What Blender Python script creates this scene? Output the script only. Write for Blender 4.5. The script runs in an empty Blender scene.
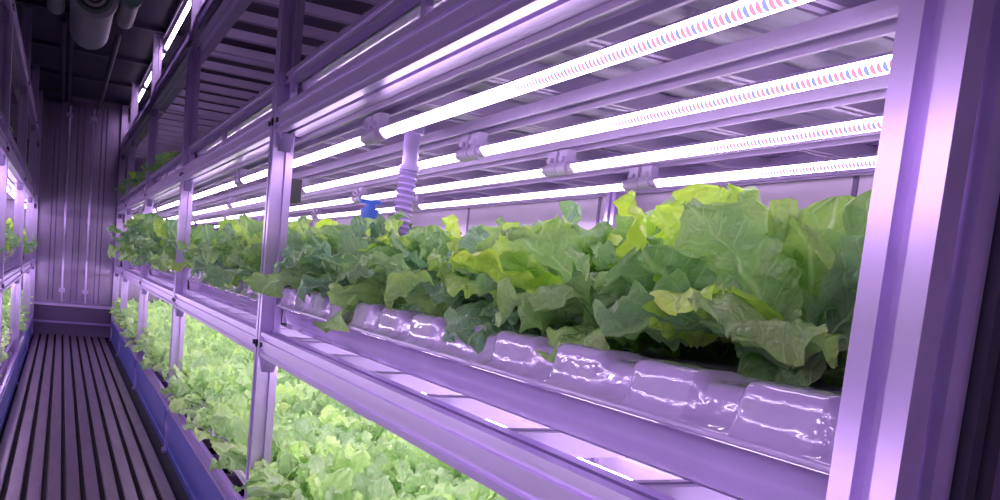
import bpy, math, random
from mathutils import Vector, Matrix, noise
import bmesh
H=0.97
sc=bpy.context.scene
try:
    sc.view_settings.view_transform='Standard'
except Exception as e: print(e)

# ---------------------------------------------------------------- materials
def newmat(name):
    m=bpy.data.materials.new(name); m.use_nodes=True
    nt=m.node_tree; b=nt.nodes['Principled BSDF']
    return m,nt,b
def pmat(name,col,rough=.5,metal=0.,var=.08,scale=6.,bump=0.,bscale=60.,coat=0.,stretch=None,bdist=.01):
    m,nt,b=newmat(name); N=nt.nodes.new; Lk=nt.links.new
    tc=N('ShaderNodeTexCoord'); mp=N('ShaderNodeMapping'); Lk(tc.outputs['Object'],mp.inputs[0])
    if stretch: mp.inputs['Scale'].default_value=stretch
    n=N('ShaderNodeTexNoise'); n.inputs['Scale'].default_value=scale; n.inputs['Detail'].default_value=4
    Lk(mp.outputs[0],n.inputs['Vector'])
    r=N('ShaderNodeValToRGB'); 
    r.color_ramp.elements[0].position=.3; r.color_ramp.elements[1].position=.7
    r.color_ramp.elements[0].color=[max(0,c*(1-var)) for c in col]+[1]
    r.color_ramp.elements[1].color=[min(1,c*(1+var)) for c in col]+[1]
    Lk(n.outputs['Fac'],r.inputs[0]); Lk(r.outputs[0],b.inputs['Base Color'])
    b.inputs['Roughness'].default_value=rough; b.inputs['Metallic'].default_value=metal
    if coat:
        b.inputs['Coat Weight'].default_value=coat; b.inputs['Coat Roughness'].default_value=.04
    if bump:
        n2=N('ShaderNodeTexNoise'); n2.inputs['Scale'].default_value=bscale; Lk(mp.outputs[0],n2.inputs['Vector'])
        bp=N('ShaderNodeBump'); bp.inputs['Strength'].default_value=bump; bp.inputs['Distance'].default_value=bdist
        Lk(n2.outputs['Fac'],bp.inputs['Height']); Lk(bp.outputs[0],b.inputs['Normal'])
        if coat: Lk(bp.outputs[0],b.inputs['Coat Normal'])
    return m
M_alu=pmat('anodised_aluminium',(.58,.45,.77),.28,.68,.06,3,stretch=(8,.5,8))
M_groove=pmat('dark_alu',(.26,.18,.42),.5,.4)  # darker aluminium tone for brackets, foot plates, wall seams and sill strip
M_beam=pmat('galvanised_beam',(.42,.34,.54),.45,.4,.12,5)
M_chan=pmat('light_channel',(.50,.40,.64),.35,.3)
M_plast=pmat('tray_plastic',(.50,.38,.69),.06,0,.10,9,bump=.28,bscale=40,coat=1.,bdist=.010,stretch=(1,.6,1))
M_plast2=pmat('tray_plastic_smooth',(.48,.36,.68),.13,0,.06,9,coat=.8)
M_board=pmat('tray_board',(.58,.51,.68),.5)
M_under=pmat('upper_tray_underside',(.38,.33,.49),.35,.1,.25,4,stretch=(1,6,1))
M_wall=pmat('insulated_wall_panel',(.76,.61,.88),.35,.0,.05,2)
M_dark=pmat('ceiling_painted_shade',(.025,.018,.045),.6)  # white ceiling panels left unlit: their shade is painted in as near black
M_dark2=pmat('dark_metal',(.05,.04,.08),.5,.3)
M_endp=pmat('end_panel_paint',(.16,.09,.26),.4)
M_floor=pmat('t_bar_floor_metal',(.20,.145,.22),.32,.75,.22,6,stretch=(6,.7,6))
M_floorb=pmat('floor_base_dark',(.012,.008,.016),.8)
M_blue=pmat('blue_plastic_skirt',(.06,.07,.32),.35,0,.15)
M_door=pmat('brushed_door_steel',(.42,.33,.53),.24,.85,.12,2,stretch=(5,5,.3))
M_sill=pmat('door_sill',(.10,.07,.15),.4,.4)
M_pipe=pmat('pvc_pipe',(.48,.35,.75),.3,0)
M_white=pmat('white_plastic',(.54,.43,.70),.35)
M_black=pmat('black_rubber',(.02,.02,.025),.5)
M_screw=pmat('bolt_steel',(.12,.10,.16),.35,.8)
M_cblue=pmat('blue_valve_plastic',(.02,.10,.50),.3)
M_ac=pmat('fan_casing',(.30,.30,.33),.4,.1)
M_acg=pmat('fan_green_cap',(.10,.17,.13),.4)

LED=22.0
def ledmat():
    m,nt,b=newmat('led_diffuser'); N=nt.nodes.new; Lk=nt.links.new
    nt.nodes.remove(b); out=[n for n in nt.nodes if n.type=='OUTPUT_MATERIAL'][0]
    tc=N('ShaderNodeTexCoord'); sp=N('ShaderNodeSeparateXYZ'); Lk(tc.outputs['Object'],sp.inputs[0])
    def M(op,a,bv=None):
        n=N('ShaderNodeMath'); n.operation=op
        for i,v in enumerate((a,bv)):
            if v is None: continue
            if isinstance(v,(int,float)): n.inputs[i].default_value=v
            else: Lk(v,n.inputs[i])
        return n.outputs[0]
    PT=.0088
    f=M('FRACT',M('MULTIPLY',sp.outputs['Y'],1/(PT*3)))
    r=N('ShaderNodeValToRGB'); r.color_ramp.interpolation='CONSTANT'
    e=r.color_ramp.elements
    W=(.90,.70,1,1); P=(1.05/LED,.42/LED,.72/LED,1); Bl=(.45/LED,.48/LED,1.05/LED,1)
    e[0].position=0; e[0].color=P; e[1].position=.3333; e[1].color=Bl
    x=e.new(.6667); x.color=P
    Lk(f,r.inputs[0])
    g=M('ABSOLUTE',M('SUBTRACT',M('FRACT',M('MULTIPLY',sp.outputs['Y'],1/PT)),.5))
    ang=M('ABSOLUTE',M('ADD',M('ARCTAN2',sp.outputs['X'],M('MULTIPLY',sp.outputs['Z'],-1)),.80))
    dist=M('SQRT',M('ADD',M('POWER',M('MULTIPLY',g,2.05),2.),M('POWER',M('MULTIPLY',ang,1.3),2.)))
    mk=N('ShaderNodeMapRange'); mk.inputs['From Min'].default_value=.80; mk.inputs['From Max'].default_value=1.0
    mk.inputs['To Min'].default_value=1.; mk.inputs['To Max'].default_value=0; Lk(dist,mk.inputs[0])
    mx=N('ShaderNodeMixRGB'); Lk(mk.outputs[0],mx.inputs[0]); mx.inputs[1].default_value=W; Lk(r.outputs[0],mx.inputs[2])
    em=N('ShaderNodeEmission'); em.inputs['Strength'].default_value=LED
    Lk(mx.outputs[0],em.inputs['Color']); Lk(em.outputs[0],out.inputs[0])
    return m
M_led=ledmat()

def leafmat(name,dark,bright,trans):
    m,nt,b=newmat(name); N=nt.nodes.new; Lk=nt.links.new
    out=[n for n in nt.nodes if n.type=='OUTPUT_MATERIAL'][0]
    def M(op,a,bv=None):
        n=N('ShaderNodeMath'); n.operation=op
        for i,v in enumerate((a,bv)):
            if v is None: continue
            if isinstance(v,(int,float)): n.inputs[i].default_value=v
            else: Lk(v,n.inputs[i])
        return n.outputs[0]
    at=N('ShaderNodeAttribute'); at.attribute_name='tone'
    uv=N('ShaderNodeUVMap'); sp=N('ShaderNodeSeparateXYZ'); Lk(uv.outputs[0],sp.inputs[0])
    au=M('ABSOLUTE',M('SUBTRACT',sp.outputs['X'],.5))
    mr=N('ShaderNodeMapRange'); mr.inputs['From Min'].default_value=.010; mr.inputs['From Max'].default_value=.040
    mr.inputs['To Min'].default_value=1; mr.inputs['To Max'].default_value=0; Lk(au,mr.inputs[0])
    tc=N('ShaderNodeTexCoord')
    nz=N('ShaderNodeTexNoise'); nz.inputs['Scale'].default_value=22; nz.inputs['Detail'].default_value=3; Lk(tc.outputs['Object'],nz.inputs['Vector'])
    vv=M('ADD',M('SUBTRACT',sp.outputs['Y'],M('MULTIPLY',au,.55)),M('MULTIPLY',nz.outputs['Fac'],.10))
    fr=M('FRACT',M('MULTIPLY',vv,8.)); tri=M('ABSOLUTE',M('SUBTRACT',fr,.5))
    ve=N('ShaderNodeMapRange'); ve.inputs['From Min'].default_value=.0; ve.inputs['From Max'].default_value=.09
    ve.inputs['To Min'].default_value=1; ve.inputs['To Max'].default_value=0; Lk(tri,ve.inputs[0])
    v2=N('ShaderNodeTexVoronoi'); v2.feature='DISTANCE_TO_EDGE'; v2.inputs['Scale'].default_value=95; Lk(tc.outputs['Object'],v2.inputs['Vector'])
    fe=N('ShaderNodeMapRange'); fe.inputs['From Min'].default_value=.0; fe.inputs['From Max'].default_value=.14
    fe.inputs['To Min'].default_value=1; fe.inputs['To Max'].default_value=0; Lk(v2.outputs['Distance'],fe.inputs[0])
    vein=M('MAXIMUM',M('MAXIMUM',mr.outputs[0],M('MULTIPLY',ve.outputs[0],.5)),M('MULTIPLY',fe.outputs[0],.10))
    oi=N('ShaderNodeObjectInfo')
    tone=M('ADD',at.outputs['Fac'],M('ADD',M('MULTIPLY',M('SUBTRACT',oi.outputs['Random'],.5),.25),M('MULTIPLY',M('SUBTRACT',nz.outputs['Fac'],.5),.35)))
    rp=N('ShaderNodeValToRGB'); e=rp.color_ramp.elements
    e[0].position=.05; e[0].color=(*dark,1); e[1].position=.95; e[1].color=(*bright,1)
    md=e.new(.5); md.color=(*[(a*.62+b_*.38) for a,b_ in zip(dark,bright)],1)
    Lk(tone,rp.inputs[0])
    mx=N('ShaderNodeMixRGB'); Lk(M('MULTIPLY',vein,.6),mx.inputs[0]); Lk(rp.outputs[0],mx.inputs[1]); mx.inputs[2].default_value=(.64,.88,.40,1)
    Lk(mx.outputs[0],b.inputs['Base Color']); b.inputs['Roughness'].default_value=.32
    b.inputs['Specular IOR Level'].default_value=.9
    hb=M('SUBTRACT',M('MULTIPLY',v2.outputs['Distance'],1.2),vein)
    bp=N('ShaderNodeBump'); bp.inputs['Strength'].default_value=.5; bp.inputs['Distance'].default_value=.005
    Lk(hb,bp.inputs['Height']); Lk(bp.outputs[0],b.inputs['Normal'])
    tr=N('ShaderNodeBsdfTranslucent'); hs=N('ShaderNodeHueSaturation'); hs.inputs['Value'].default_value=1.25; hs.inputs['Saturation'].default_value=1.05
    Lk(mx.outputs[0],hs.inputs['Color']); Lk(hs.outputs[0],tr.inputs[0])
    ms=N('ShaderNodeMixShader'); ms.inputs[0].default_value=trans
    Lk(b.outputs[0],ms.inputs[1]); Lk(tr.outputs[0],ms.inputs[2]); Lk(ms.outputs[0],out.inputs[0])
    return m
M_leaf=leafmat('lettuce_leaf',(.20,.41,.22),(.68,.99,.12),.36)
M_leaf2=leafmat('lettuce_leaf_painted_lit',(.27,.53,.20),(.66,.96,.32),.34)  # paler leaf copy: strong light on the lower crop is painted into its colour

# ---------------------------------------------------------------- builders
def mkobj(name,me,parent=None,loc=None):
    o=bpy.data.objects.new(name,me); sc.collection.objects.link(o)
    if parent is not None: o.parent=parent
    if loc: o.location=loc
    return o
def empty(name,loc=(0,0,0)):
    o=bpy.data.objects.new(name,None); o.empty_display_size=.1; sc.collection.objects.link(o); o.location=loc; return o
class B:
    def __init__(s): s.v=[]; s.f=[]; s.mi=[]; s.mats=[]; s.sm=[]
    def m(s,mat):
        if mat not in s.mats: s.mats.append(mat)
        return s.mats.index(mat)
    def add(s,vs,fs,mat,smooth=False):
        o=len(s.v); s.v+=[tuple(p) for p in vs]; k=s.m(mat)
        for f in fs: s.f.append([i+o for i in f]); s.mi.append(k); s.sm.append(smooth)
    def box(s,x0,x1,y0,y1,z0,z1,mat):
        x0,x1=sorted((x0,x1)); y0,y1=sorted((y0,y1)); z0,z1=sorted((z0,z1))
        vs=[(x,y,z) for x in (x0,x1) for y in (y0,y1) for z in (z0,z1)]
        s.add(vs,[(0,1,3,2),(4,6,7,5),(0,4,5,1),(2,3,7,6),(0,2,6,4),(1,5,7,3)],mat)
    def prism(s,prof,axis,a0,a1,mat,smooth=False):
        n=len(prof); vs=[]
        for a in (a0,a1):
            for p,q in prof:
                vs.append({'x':(a,p,q),'y':(p,a,q),'z':(p,q,a)}[axis])
        fs=[(i,(i+1)%n,n+(i+1)%n,n+i) for i in range(n)]
        s.add(vs,fs,mat,smooth); s.add(vs,[tuple(range(n)),tuple(range(2*n-1,n-1,-1))],mat)
    def cyl(s,p0,p1,r,mat,n=14,r1=None,cap=True):
        p0=Vector(p0);p1=Vector(p1); d=(p1-p0).normalized(); a=d.orthogonal().normalized(); b=d.cross(a)
        r1=r if r1 is None else r1; vs=[]
        for p,rr in ((p0,r),(p1,r1)):
            for i in range(n):
                t=2*math.pi*i/n; vs.append(p+a*math.cos(t)*rr+b*math.sin(t)*rr)
        s.add(vs,[(i,(i+1)%n,n+(i+1)%n,n+i) for i in range(n)],mat,True)
        if cap: s.add(vs,[tuple(range(n)),tuple(range(2*n-1,n-1,-1))],mat)
    def mesh(s,name,fix=True):
        me=bpy.data.meshes.new(name); me.from_pydata(s.v,[],s.f); 
        for m in s.mats: me.materials.append(m)
        for p,k,sm in zip(me.polygons,s.mi,s.sm): p.material_index=k; p.use_smooth=sm
        if fix:
            bm=bmesh.new(); bm.from_mesh(me)
            bmesh.ops.recalc_face_normals(bm,faces=bm.faces); bm.to_mesh(me); bm.free()
        return me
    def make(s,name,parent=None,loc=(0,0,0)):
        return mkobj(name,s.mesh(name),parent,loc)
def slotprof(x0,z0,w,h,nw,nh,sw=.013,sd=.010):
    pts=[]
    def side(a,b,n,inn):
        a=Vector(a);b=Vector(b);d=(b-a);L=d.length;d.normalize();inn=Vector(inn)
        pts.append(tuple(a))
        for i in range(n):
            c=L*(i+.5)/n
            for o,k in ((-sw/2,0),(-sw/2,sd),(sw/2,sd),(sw/2,0)):
                pts.append(tuple(a+d*(c+o)+inn*k))
    side((x0,z0),(x0+w,z0),nw,(0,1)); side((x0+w,z0),(x0+w,z0+h),nh,(-1,0))
    side((x0+w,z0+h),(x0,z0+h),nw,(0,-1)); side((x0,z0+h),(x0,z0),nh,(1,0))
    return pts

# ---------------------------------------------------------------- camera
cam=bpy.data.cameras.new('camera'); co=bpy.data.objects.new('camera',cam); sc.collection.objects.link(co)
V1=(62.,242.);V3=(-295.,8000.);pp=(500.,385.); F=861.
d=Vector((V1[0]-pp[0],-(V1[1]-pp[1]),-F)).normalized()
u=-Vector((V3[0]-pp[0],-(V3[1]-pp[1]),-F)); u=(u-d*u.dot(d)).normalized()
e=d.cross(u).normalized()
co.matrix_world=Matrix(((e.x,e.y,e.z,0),(d.x,d.y,d.z,0),(u.x,u.y,u.z,H),(0,0,0,1)))
cam.sensor_width=36; cam.lens=F*36/1000; cam.shift_y=.135; cam.clip_start=.02
sc.camera=co

# ---------------------------------------------------------------- room
XR=1.74; XL=-1.42; Y0=-1.9; Y1=10.25; ZC=1.5
def room(name,x0,x1,y0,y1,z0,z1,mat):
    b=B(); b.box(x0,x1,y0,y1,z0+H,z1+H,mat); return b
b=room('floor',XL,XR,Y0,Y1,-1.05,-.99,M_floorb)
x=-.21
while x<.47:
    b.prism([(x,-.99+H),(x+.012,-.99+H),(x+.012,-.970+H),(x+.038,-.970+H),(x+.042,-.966+H),(x+.038,-.960+H),(x-.004,-.960+H),(x-.008,-.966+H),(x-.004,-.970+H),(x,-.970+H)],'y',Y0,Y1-.02,M_floor)
    x+=.068
b.make('floor')
b=room('c',XL,XR,Y0,Y1,ZC,ZC+.05,M_dark)
for k in range(10): b.box(XL,XR,Y0+k*1.2,Y0+k*1.2+.05,ZC+H-.03,ZC+H,M_dark2)
b.make('ceiling')
b=room('w',XR,XR+.05,Y0,Y1,-1.05,ZC,M_wall)
for k in range(11): b.box(XR-.004,XR,Y0+k*1.15,Y0+k*1.15+.015,-.95+H,ZC+H,M_groove)
b.make('wall_right')
b=room('w',XL-.05,XL,Y0,Y1,-1.05,ZC,M_wall); b.make('wall_left')
b=room('w',XL,XR,Y0-.05,Y0,-1.05,ZC,M_dark2); b.make('wall_back')
b=room('w',XL,XR,Y1,Y1+.05,-1.05,ZC,M_door)
b.make('wall_end')
for i,(xa,xb) in enumerate(((-.30,.125),(.135,.56))):
    b=B(); n=2; w=(xb-xa)/n
    pts=[(xa,Y1-.03)]
    for k in range(n):
        q=xa+k*w
        pts+=[(q+w*.08,Y1-.03),(q+w*.13,Y1-.045),(q+w*.87,Y1-.045),(q+w*.92,Y1-.03)]
    pts+=[(xb,Y1-.03),(xb,Y1-.001),(xa,Y1-.001)]
    b.prism(pts,'z',-.62+H,1.42+H,M_door)
    xr=(xa*.25+xb*.75) if i==0 else (xa*.75+xb*.25)
    b.cyl((xr,Y1-.065,-.62+H),(xr,Y1-.065,1.4+H),.012,M_alu)
    for z in (-.5,1.3):
        b.box(xr-.03,xr+.03,Y1-.085,Y1-.045,z+H-.02,z+H+.02,M_alu)
    b.make('door_%d'%(i+1))
b=B(); b.box(-.30,.58,Y1-.14,Y1-.001,-.97+H,-.66+H,M_sill); b.box(-.30,.58,Y1-.16,Y1-.001,-.66+H,-.635+H,M_alu)
b.box(-.30,.58,Y1-.17,Y1-.14,-.84+H,-.82+H,M_groove)
b.make('door_sill')

# ---------------------------------------------------------------- racks
TZ=[-.76,-.19,.42,1.03]; PS=2.06; P0=.405; A=.056
def rack(xf,s,depth,k0,k1,zb=-.985):
    root=empty('growing_rack',(xf,P0,0))
    def fin(b,nm):
        b.v=[(x-xf,y-P0,z) for x,y,z in b.v]; b.make(nm,root)
    X=lambda dd: xf+s*dd
    b=B()
    for k in range(k0,k1+1):
        y=P0+PS*k
        if y>Y1-.1: y=Y1-.2
        for dd in (0,depth-A):
            x0=min(X(dd),X(dd+A))
            b.prism(slotprof(x0,y-A/2,A,A,1,1,.016,.012),'z',zb+H+.012,ZC+H-.032,M_alu)
            b.box(x0-.012,x0+A+.012,y-A/2-.012,y+A/2+.012,zb+H-.003,zb+H+.012,M_groove)
    fin(b,'posts')
    b=B(); bb=B(); cb=B()
    for k in range(k0,k1):
        ya=P0+PS*k+A/2; yb=min(P0+PS*(k+1),Y1-.2)-A/2
        for ti,z in enumerate(TZ):
            h=.068
            for dd in (.003,depth-.05-.003):
                x0=min(X(dd),X(dd+.05))
                b.prism(slotprof(x0,z-h+H,.05,h,1,2,.011,.009),'y',ya,yb,M_alu)
            x0=min(X(.053),X(.095)); b.box(x0,x0+.042,ya,yb,z-h+H+.0,z-h+H+.008,M_beam)
            if ti>=2:
                x0=min(X(.02),X(.045)); b.prism(slotprof(x0,z+.065+H,.025,.03,0,1,.01,.006),'y',ya,yb,M_alu)
                for q in (ya+.05,(ya+yb)/2,yb-.05): b.box(x0+.005,x0+.02,q-.01,q+.01,z+H,z+H+.066,M_alu)
            n=6
            for i in range(n+1):
                y=ya+.03+(yb-ya-.06)*i/n
                x0,x1=sorted((X(.054),X(depth-.054)))
                cb.prism(slotprof(y-.018,z-.055+H,.036,.038,1,0,.010,.007),'x',x0,x1,M_beam)
            for ye,sg in ((ya,1),(yb,-1)):
                bb.prism([(ye,z-h+H),(ye+sg*.045,z-h+H),(ye,z-h-.045+H)],'x',min(X(.012),X(.046)),max(X(.012),X(.046)),M_groove)
                bb.cyl((X(-.004),ye-sg*A/2,z-.035+H),(X(.004),ye-sg*A/2,z-.035+H),.011,M_screw,10)
                bb.cyl((X(-.003),ye+sg*.02,z-.035+H),(X(.004),ye+sg*.02,z-.035+H),.007,M_screw,8)
    fin(b,'rails'); fin(cb,'cross_beams'); fin(bb,'corner_brackets')
    b=B()
    for k in range(k0,k1):
        ya=P0+PS*k+A/2; yb=min(P0+PS*(k+1),Y1-.2)-A/2
        b.box(X(.012),X(.024),ya,yb,-.975+H,-.83+H,M_blue)
        b.box(X(.004),X(.03),ya,yb,-.985+H,-.955+H,M_blue)
        b.box(X(-.004),X(.003),ya,yb,-.835+H,-.775+H,M_blue)
    fin(b,'skirt')
    return root
rack(.5,1,1.18,0,5)
rack(-.23,-1,1.13,-1,5)

# ---------------------------------------------------------------- LED tubes
def tubemesh(L,nm,n=12,half=True):
    b=B(); r=.0118
    b.cyl((0,-L/2,0),(0,L/2,0),r,M_led,n,cap=False)
    if half:
        k=b.m(M_alu)
        for i,f in enumerate(b.f):
            if sum(b.v[j][2] for j in f)/4>.0055: b.mi[i]=k
    for sg in (-1,1):
        b.cyl((0,sg*L/2,0),(0,sg*(L/2+.022),0),r+.002,M_white,14)
        b.cyl((0,sg*(L/2+.022),0),(0,sg*(L/2+.066),0),.0175,M_white,14,r1=.016)
        b.box(-.011,.011,sg*(L/2+.02),sg*(L/2+.06),.0,.041,M_white)
        b.box(-.020,.020,sg*(L/2+.03),sg*(L/2+.05),.014,.024,M_white)
    return b.mesh(nm)
LS=1.21
led_me=tubemesh(1.46,'led_tube',12); leds_me=tubemesh(LS,'led_tube_short',16)
ledf_me=tubemesh(1.46,'led_tube_full',8,False); ledfs_me=tubemesh(LS,'led_tube_full_short',8,False)
def tube(x,y,z,me=None): return mkobj('led_grow_light',me or led_me,None,(x,y,z+H))
rows=[.596,.83,1.066,1.31]
chan=B()
def channel(x,z,y0,y1,w=.052,h=.022):
    pr=[(x-w/2,z),(x-w/2+w*.12,z),(x-w/2+w*.12,z+h*.7),(x+w/2-w*.12,z+h*.7),(x+w/2-w*.12,z),(x+w/2,z),(x+w/2,z+h),(x-w/2,z+h)]
    chan.prism([(a,q+H) for a,q in pr],'y',y0,y1,M_chan)
for x in rows:
    tube(x,1.79-LS/2-.005,.30,leds_me)
    for k in range(1,6): tube(x,.25+1.6*k+.8,.30)
    channel(x,.342,.45,9.9)
    xx=x+.03
    tube(xx,1.79-LS/2-.005,-.305,ledfs_me)
    for k in range(1,6): tube(xx,.25+1.6*k+.8,-.305,ledf_me)
    channel(xx,-.264,.45,9.9,.016,.006)
for k in range(1,6): tube(.58,.25+1.6*k+.8,1.39)
channel(.58,1.432,1.8,9.9)
for x in (-.33,-.62):
    for k in range(-1,6):
        tube(x,.25+1.6*k+.8,.30,ledf_me); tube(x,.25+1.6*k+.8,-.305,ledf_me)
    channel(x,.342,-1.35,9.9)
    channel(x,-.264,-1.35,9.9,.04,.006)
chan.make('light_mounting_channels')

# ---------------------------------------------------------------- trays
def tray(xf,s,y0,y1,zt,fine=True):
    X=lambda dd: xf+s*dd
    z0=zt+.19
    prof=[(.135,-.078,0,0),(.112,-.078,0,0),(.107,-.066,.1,0),(.098,-.063,.2,.3),(.080,-.062,.3,1),(.062,-.062,.4,1),(.051,-.064,.5,1),(.046,-.069,.6,1),(.0435,-.080,1,.9),(.042,-.094,1,.7),(.040,-.106,.7,.35),(.033,-.112,.3,0),(.028,-.116,0,0),(.033,-.121,0,0),(.056,-.125,0,0),(.062,-.150,0,0),(.068,-.174,0,0),(.10,-.178,0,0)]
    ny=max(8,int((y1-y0)/(.006 if fine else .06))); vs=[]; 
    for j in range(ny+1):
        y=y0+(y1-y0)*j/ny
        cell=((y-y0)/.165)%1.0
        q=abs(cell-.5)*2; rec=min(1,max(0,(q-.58)/.07)); rec=rec*rec*(3-2*rec)
        for (dd,z,a,rc) in prof:
            nn=noise.noise(Vector((y*14,z*40,3.1)))*.0010+noise.noise(Vector((y*60,z*90,9.1)))*.0006
            o=a*nn+rc*rec*.010; zz=z-rc*rec*.009+a*nn*.6
            vs.append((X(dd+o),y,zz+z0+H))
    n=len(prof); fa=[];fb=[]
    for j in range(ny):
        for i in range(n-1):
            q=(j*n+i,(j+1)*n+i,(j+1)*n+i+1,j*n+i+1)
            (fa if i<11 else fb).append(q)
    b=B(); b.add(vs,fa+fb,M_plast,True)
    b.mi=[0]*len(fa)+[b.m(M_plast2)]*len(fb)
    b.box(X(.13),X(1.06),y0,y1,z0-.082+H,z0-.078+H,M_board)
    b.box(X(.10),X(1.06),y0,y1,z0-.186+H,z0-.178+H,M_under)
    for yy in (y0,y1): b.box(X(.075),X(1.06),yy-.004,yy+.004,z0-.17+H,z0-.078+H,M_plast2)
    q=y0+.05
    while q<y1-.05:
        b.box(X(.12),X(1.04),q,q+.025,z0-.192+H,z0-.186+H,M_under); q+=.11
    b.v=[(x-xf,y-y0,z-zt-H) for x,y,z in b.v]
    me=b.mesh('hydroponic_tray')
    return mkobj('hydroponic_tray',me,None,(xf,y0,zt+H+.004))
for k in range(5):
    ya=P0+PS*k+.045; yb=min(P0+PS*(k+1),Y1-.2)-.06
    for zt in (-.19,-.76,.42):
        tray(.5,1,ya,yb,zt,k<2 and zt==-.19)
        tray(-.23,-1,ya,yb,zt,False)

# ---------------------------------------------------------------- lettuce
def saw(x): 
    x=x%1.0
    return (x/.7 if x<.7 else (1-x)/.3)*2-1
def leaf(V,Fc,UV,TN,L,W,az,e0,droop,r0,tone,rg,NT,NS):
    o=len(V); ph=rg.uniform(0,6.28); ph2=rg.uniform(0,6.28); f=rg.uniform(1.6,2.6); A_=rg.uniform(.10,.20)*W*1.3; cup=rg.uniform(-.4,.25)
    sway=rg.uniform(-.5,.5); tw=rg.uniform(-.7,.7); sx=rg.uniform(0,99)
    r=r0; z=0; lat=0
    ca,sa=math.cos(az),math.sin(az); wob=rg.uniform(.03,.16)
    for i in range(NT+1):
        t=i/NT; ang=e0-droop*t**1.6+wob*math.sin(8*t+ph)
        if i: r+=math.cos(ang)*L/NT; z+=math.sin(ang)*L/NT; lat+=sway*t*L/NT
        sm=min(1,t/.5); sm=sm*sm*(3-2*sm)
        w=W*(.13+.87*sm)
        if t>.66: w*=math.sqrt(max(.015,1-((t-.66)/.345)**2))
        nr,nz=-math.sin(ang),math.cos(ang)
        for j in range(-NS,NS+1):
            s_=j/NS; a=abs(s_)
            edge=max(0,(a-.4)/.6)**1.3
            k=1 if j>0 else 0
            ser=1+edge*(.11*saw(-5.5*t+ph+.37*k)+.055*saw(-12*t+ph2+.5*k))*sm
            x=s_*w*ser
            h=cup*w*s_*s_ + sm*(A_*a**1.8*math.sin(6.283*f*t+ph+(1.9 if j<0 else 0)) + A_*.6*a**2.4*math.sin(6.283*f*2.1*t+ph2-(1.1 if j<0 else 0)) + A_*.35*a**4*math.sin(6.283*f*4.3*t+ph))
            h+=tw*x*t*.8
            h+=.007*noise.noise(Vector((s_*2.6+sx,t*6,sx)))*sm*2 + .0032*noise.noise(Vector((s_*6+sx,t*15,sx)))*sm*2 - .005*math.exp(-(s_*5)**2)
            h+=.0045*abs(math.sin((t-a*.22)*3.1416*9))*min(1,a*4)*(1-.4*a)*sm
            rr=r+nr*h; zz=z+nz*h; yy=x+lat
            V.append((rr*ca-yy*sa, rr*sa+yy*ca, zz)); UV.append((s_*.5+.5,t)); TN.append(tone+.12*edge)
    n=2*NS+1
    for i in range(NT):
        for j in range(n-1):
            q=o+i*n+j; Fc.append((q,q+1,q+n+1,q+n))
def head(name,seed,mat,n=17,size=1.,lo=.1,hi=.95,flat=0.,hang=0.,NT=44,NS=9,wide=1.):
    rg=random.Random(seed); V=[];Fc=[];UV=[];TN=[]
    for i in range(n):
        q=i/(n-1)
        az=i*2.39996+rg.uniform(-.3,.3)
        L=(.218-.025*q)*rg.uniform(.82,1.15)*size
        W=(.070-.018*q)*rg.uniform(.85,1.2)*size*wide
        e0=math.radians(26+57*q**1.1+rg.uniform(-12,12)-flat*20*(1-q)-hang*24*(1-q))
        dr=math.radians(rg.uniform(0,80)*(1-.15*q)+hang*26*(1-q))
        tone=lo+(hi-lo)*min(1,max(0,q*.3+(rg.uniform(.5,.9) if rg.random()<.2 else rg.uniform(-.15,.32))))
        leaf(V,Fc,UV,TN,L,W,az,e0,dr,.012*(1-q),tone,rg,NT,NS)
    me=bpy.data.meshes.new(name); me.from_pydata(V,[],Fc); me.materials.append(mat)
    for p in me.polygons: p.use_smooth=True
    ul=me.uv_layers.new(name='UVMap')
    ul.data.foreach_set('uv',[c for l in me.loops for c in UV[l.vertex_index]])
    at=me.attributes.new('tone','FLOAT','POINT'); at.data.foreach_set('value',TN)
    return me
HU=[head('lettuce_head_mesh',110+i,M_leaf,14,1.,.05,1.) for i in range(9)]
HH=[head('lettuce_hanging_mesh',140+i,M_leaf,12,1.0,.05,.6,hang=.8) for i in range(5)]
HL=[head('lettuce_low_mesh',70+i,M_leaf2,14,.76,.25,1.0,flat=.3,NT=26,NS=6,wide=.85) for i in range(6)]
def bed(xs,y0,y1,dy,z,meshes,scr=(.85,1.15),seed=1,dens=1.,extra=(),tilt=.22,gap=False):
    rg=random.Random(seed); root=empty('lettuce_bed',(xs[0],y0,z+H)); y=y0
    while y<y1:
        for i,x in enumerate(xs):
            if rg.random()>dens: continue
            yy=y+(dy/2 if i%2 else 0)+rg.uniform(-.02,.02)
            o=mkobj('lettuce_head',rg.choice(meshes),root,(x-xs[0]+rg.uniform(-.02,.02),yy-y0,rg.uniform(-.006,.01)))
            s=rg.uniform(*scr)
            if gap and i>=1 and abs(yy-1.5*x)<.16 and y<2.6: s*=.68
            o.scale=(s,s,s*rg.uniform(.9,1.12)); o.rotation_euler=(rg.uniform(-.15,.15),rg.uniform(-.15,.15)-(tilt if i==0 else 0)*(1 if xs[-1]>xs[0] else -1),rg.uniform(0,6.28))
        y+=dy
    for (x,y,zz,s,hh) in extra:
        o=mkobj('lettuce_head',rg.choice(HH if hh else HU),root,(x-xs[0],y-y0,zz-z)); o.scale=(s,s,s); o.rotation_euler=(0,-.12,rg.uniform(0,6.28))
    return root
RX=[.70,.86,1.03,1.20,1.37]
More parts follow.
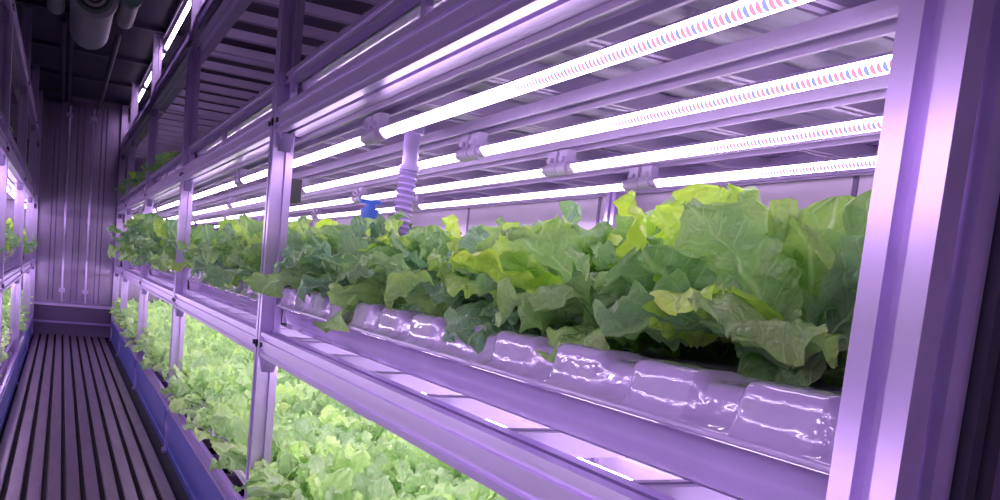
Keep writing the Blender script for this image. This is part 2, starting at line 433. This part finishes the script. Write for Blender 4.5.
bed(RX,.68,9.8,.18,-.055,HU,seed=3,scr=(.82,1.07),tilt=.3,gap=True,extra=((.67,.95,-.035,.75,1),(.67,1.3,-.035,.8,1),(.65,1.62,-.035,.85,1),(.64,1.93,-.035,.9,1),(.62,2.16,-.035,.9,1),(.58,2.66,-.035,.9,1),(.57,2.95,-.035,.9,1),(.58,3.3,-.035,.9,1),(.57,3.75,-.035,.95,1),(.56,4.7,-.035,.95,1),(.54,5.1,-.03,1.,1),(.48,5.55,.0,1.1,1),(.44,5.75,.02,1.1,1),(.55,6.7,-.04,1.,1)))
bed([.62,.76,.91,1.06,1.22,1.4],.60,9.8,.14,-.67,HL,seed=5)
bed([-.40,-.58,-.78],-.9,9.8,.2,-.06,HU,seed=8,scr=(.7,.88))
bed([-.40,-.58],-.9,9.8,.2,-.65,HL,seed=9)
bed([-.42,-.6],1.5,9.8,.22,.54,HU,seed=10,dens=.6,scr=(.65,.82))
bed([.68,.87],6.4,9.8,.24,.54,HU,seed=12,dens=.7,scr=(.75,.9))

# ---------------------------------------------------------------- drain hose, valve, sensor
b=B(); px,py=.72,1.96
b.cyl((px,py,.36+H),(px,py,.25+H),.019,M_pipe,20)
b.cyl((px,py,.36+H),(px,py,.335+H),.027,M_pipe,20)
b.cyl((px,py,.262+H),(px,py,.25+H),.024,M_pipe,20)
z=.25; xx=px
while z>-.06:
    x2=xx-.0008
    b.cyl((xx,py,z+H),(x2,py,z-.007+H),.018,M_pipe,20,r1=.024); b.cyl((x2,py,z-.007+H),(x2,py,z-.014+H),.024,M_pipe,20,r1=.018); z-=.014; xx=x2
b.make('drain_hose')
b=B(); vx,vy=.70,2.17
b.cyl((vx,vy,.125+H),(vx,vy,.165+H),.024,M_cblue,16); b.cyl((vx,vy,.165+H),(vx,vy,.178+H),.014,M_cblue,16); b.box(vx-.026,vx+.026,vy-.008,vy+.008,.178+H,.188+H,M_cblue); b.cyl((vx,vy,-.06+H),(vx,vy,.125+H),.012,M_white,12)
b.make('water_valve')
b=B(); b.box(.60,.66,2.75,2.83,.20+H,.27+H,M_black); b.cyl((.60,2.79,.235+H),(.575,2.79,.235+H),.022,M_black,16); b.cyl((.63,2.79,.27+H),(.63,2.79,.345+H),.007,M_black,8)
b.make('monitoring_sensor')

# end panel of the rack next to the camera
b=B(); b.box(.565,1.70,.385,.40,-.97+H,ZC+H-.04,M_endp)
b.prism(slotprof(.562,.37,.03,.03,1,1,.008,.006),'z',-.97+H,ZC+H-.04,M_dark2)
b.make('rack_end_panel')

# ---------------------------------------------------------------- ceiling fan duct
b=B()
cx,cy,cz=.10,5.5,1.36
b.cyl((cx,cy,cz+H),(cx,cy+.9,cz+H),.115,M_ac,32)
b.cyl((cx,cy-.02,cz+H),(cx,cy+.03,cz+H),.125,M_ac,32)
b.cyl((cx,cy-.024,cz+H),(cx,cy-.02,cz+H),.10,M_acg,32)
for i in range(5):
    rr=.02+i*.018
    b.cyl((cx,cy-.032-.002*i,cz+H),(cx,cy-.030-.002*i,cz+H),.10-rr*.9,M_ac if i%2 else M_black,24)
for ox in (-.19,.19):
    b.cyl((cx+ox,cy+.05,cz+.04+H),(cx+ox,cy+.6,cz+.04+H),.05,M_ac,20)
    b.cyl((cx+ox,cy+.0,cz+.04+H),(cx+ox,cy+.05,cz+.04+H),.058,M_acg,20)
    b.box(cx+ox-.01,cx+ox+.01,cy+.2,cy+.24,cz+.08+H,ZC+H-.001,M_ac)
b.box(cx-.2,cx+.2,cy+.3,cy+.34,cz+.07+H,cz+.09+H,M_ac)
b.make('ventilation_duct')
b=B()
for x_,z_ in ((-.05,1.42),(.0,1.44),(.28,1.41)):
    b.cyl((x_,cy+1.0,z_+H),(x_,Y1-.06,z_+H),.02,M_dark2,12)
b.make('ceiling_pipes')

w=bpy.data.worlds.new('world'); sc.world=w; w.use_nodes=True
w.node_tree.nodes['Background'].inputs[0].default_value=(.5,.35,.9,1); w.node_tree.nodes['Background'].inputs[1].default_value=.02
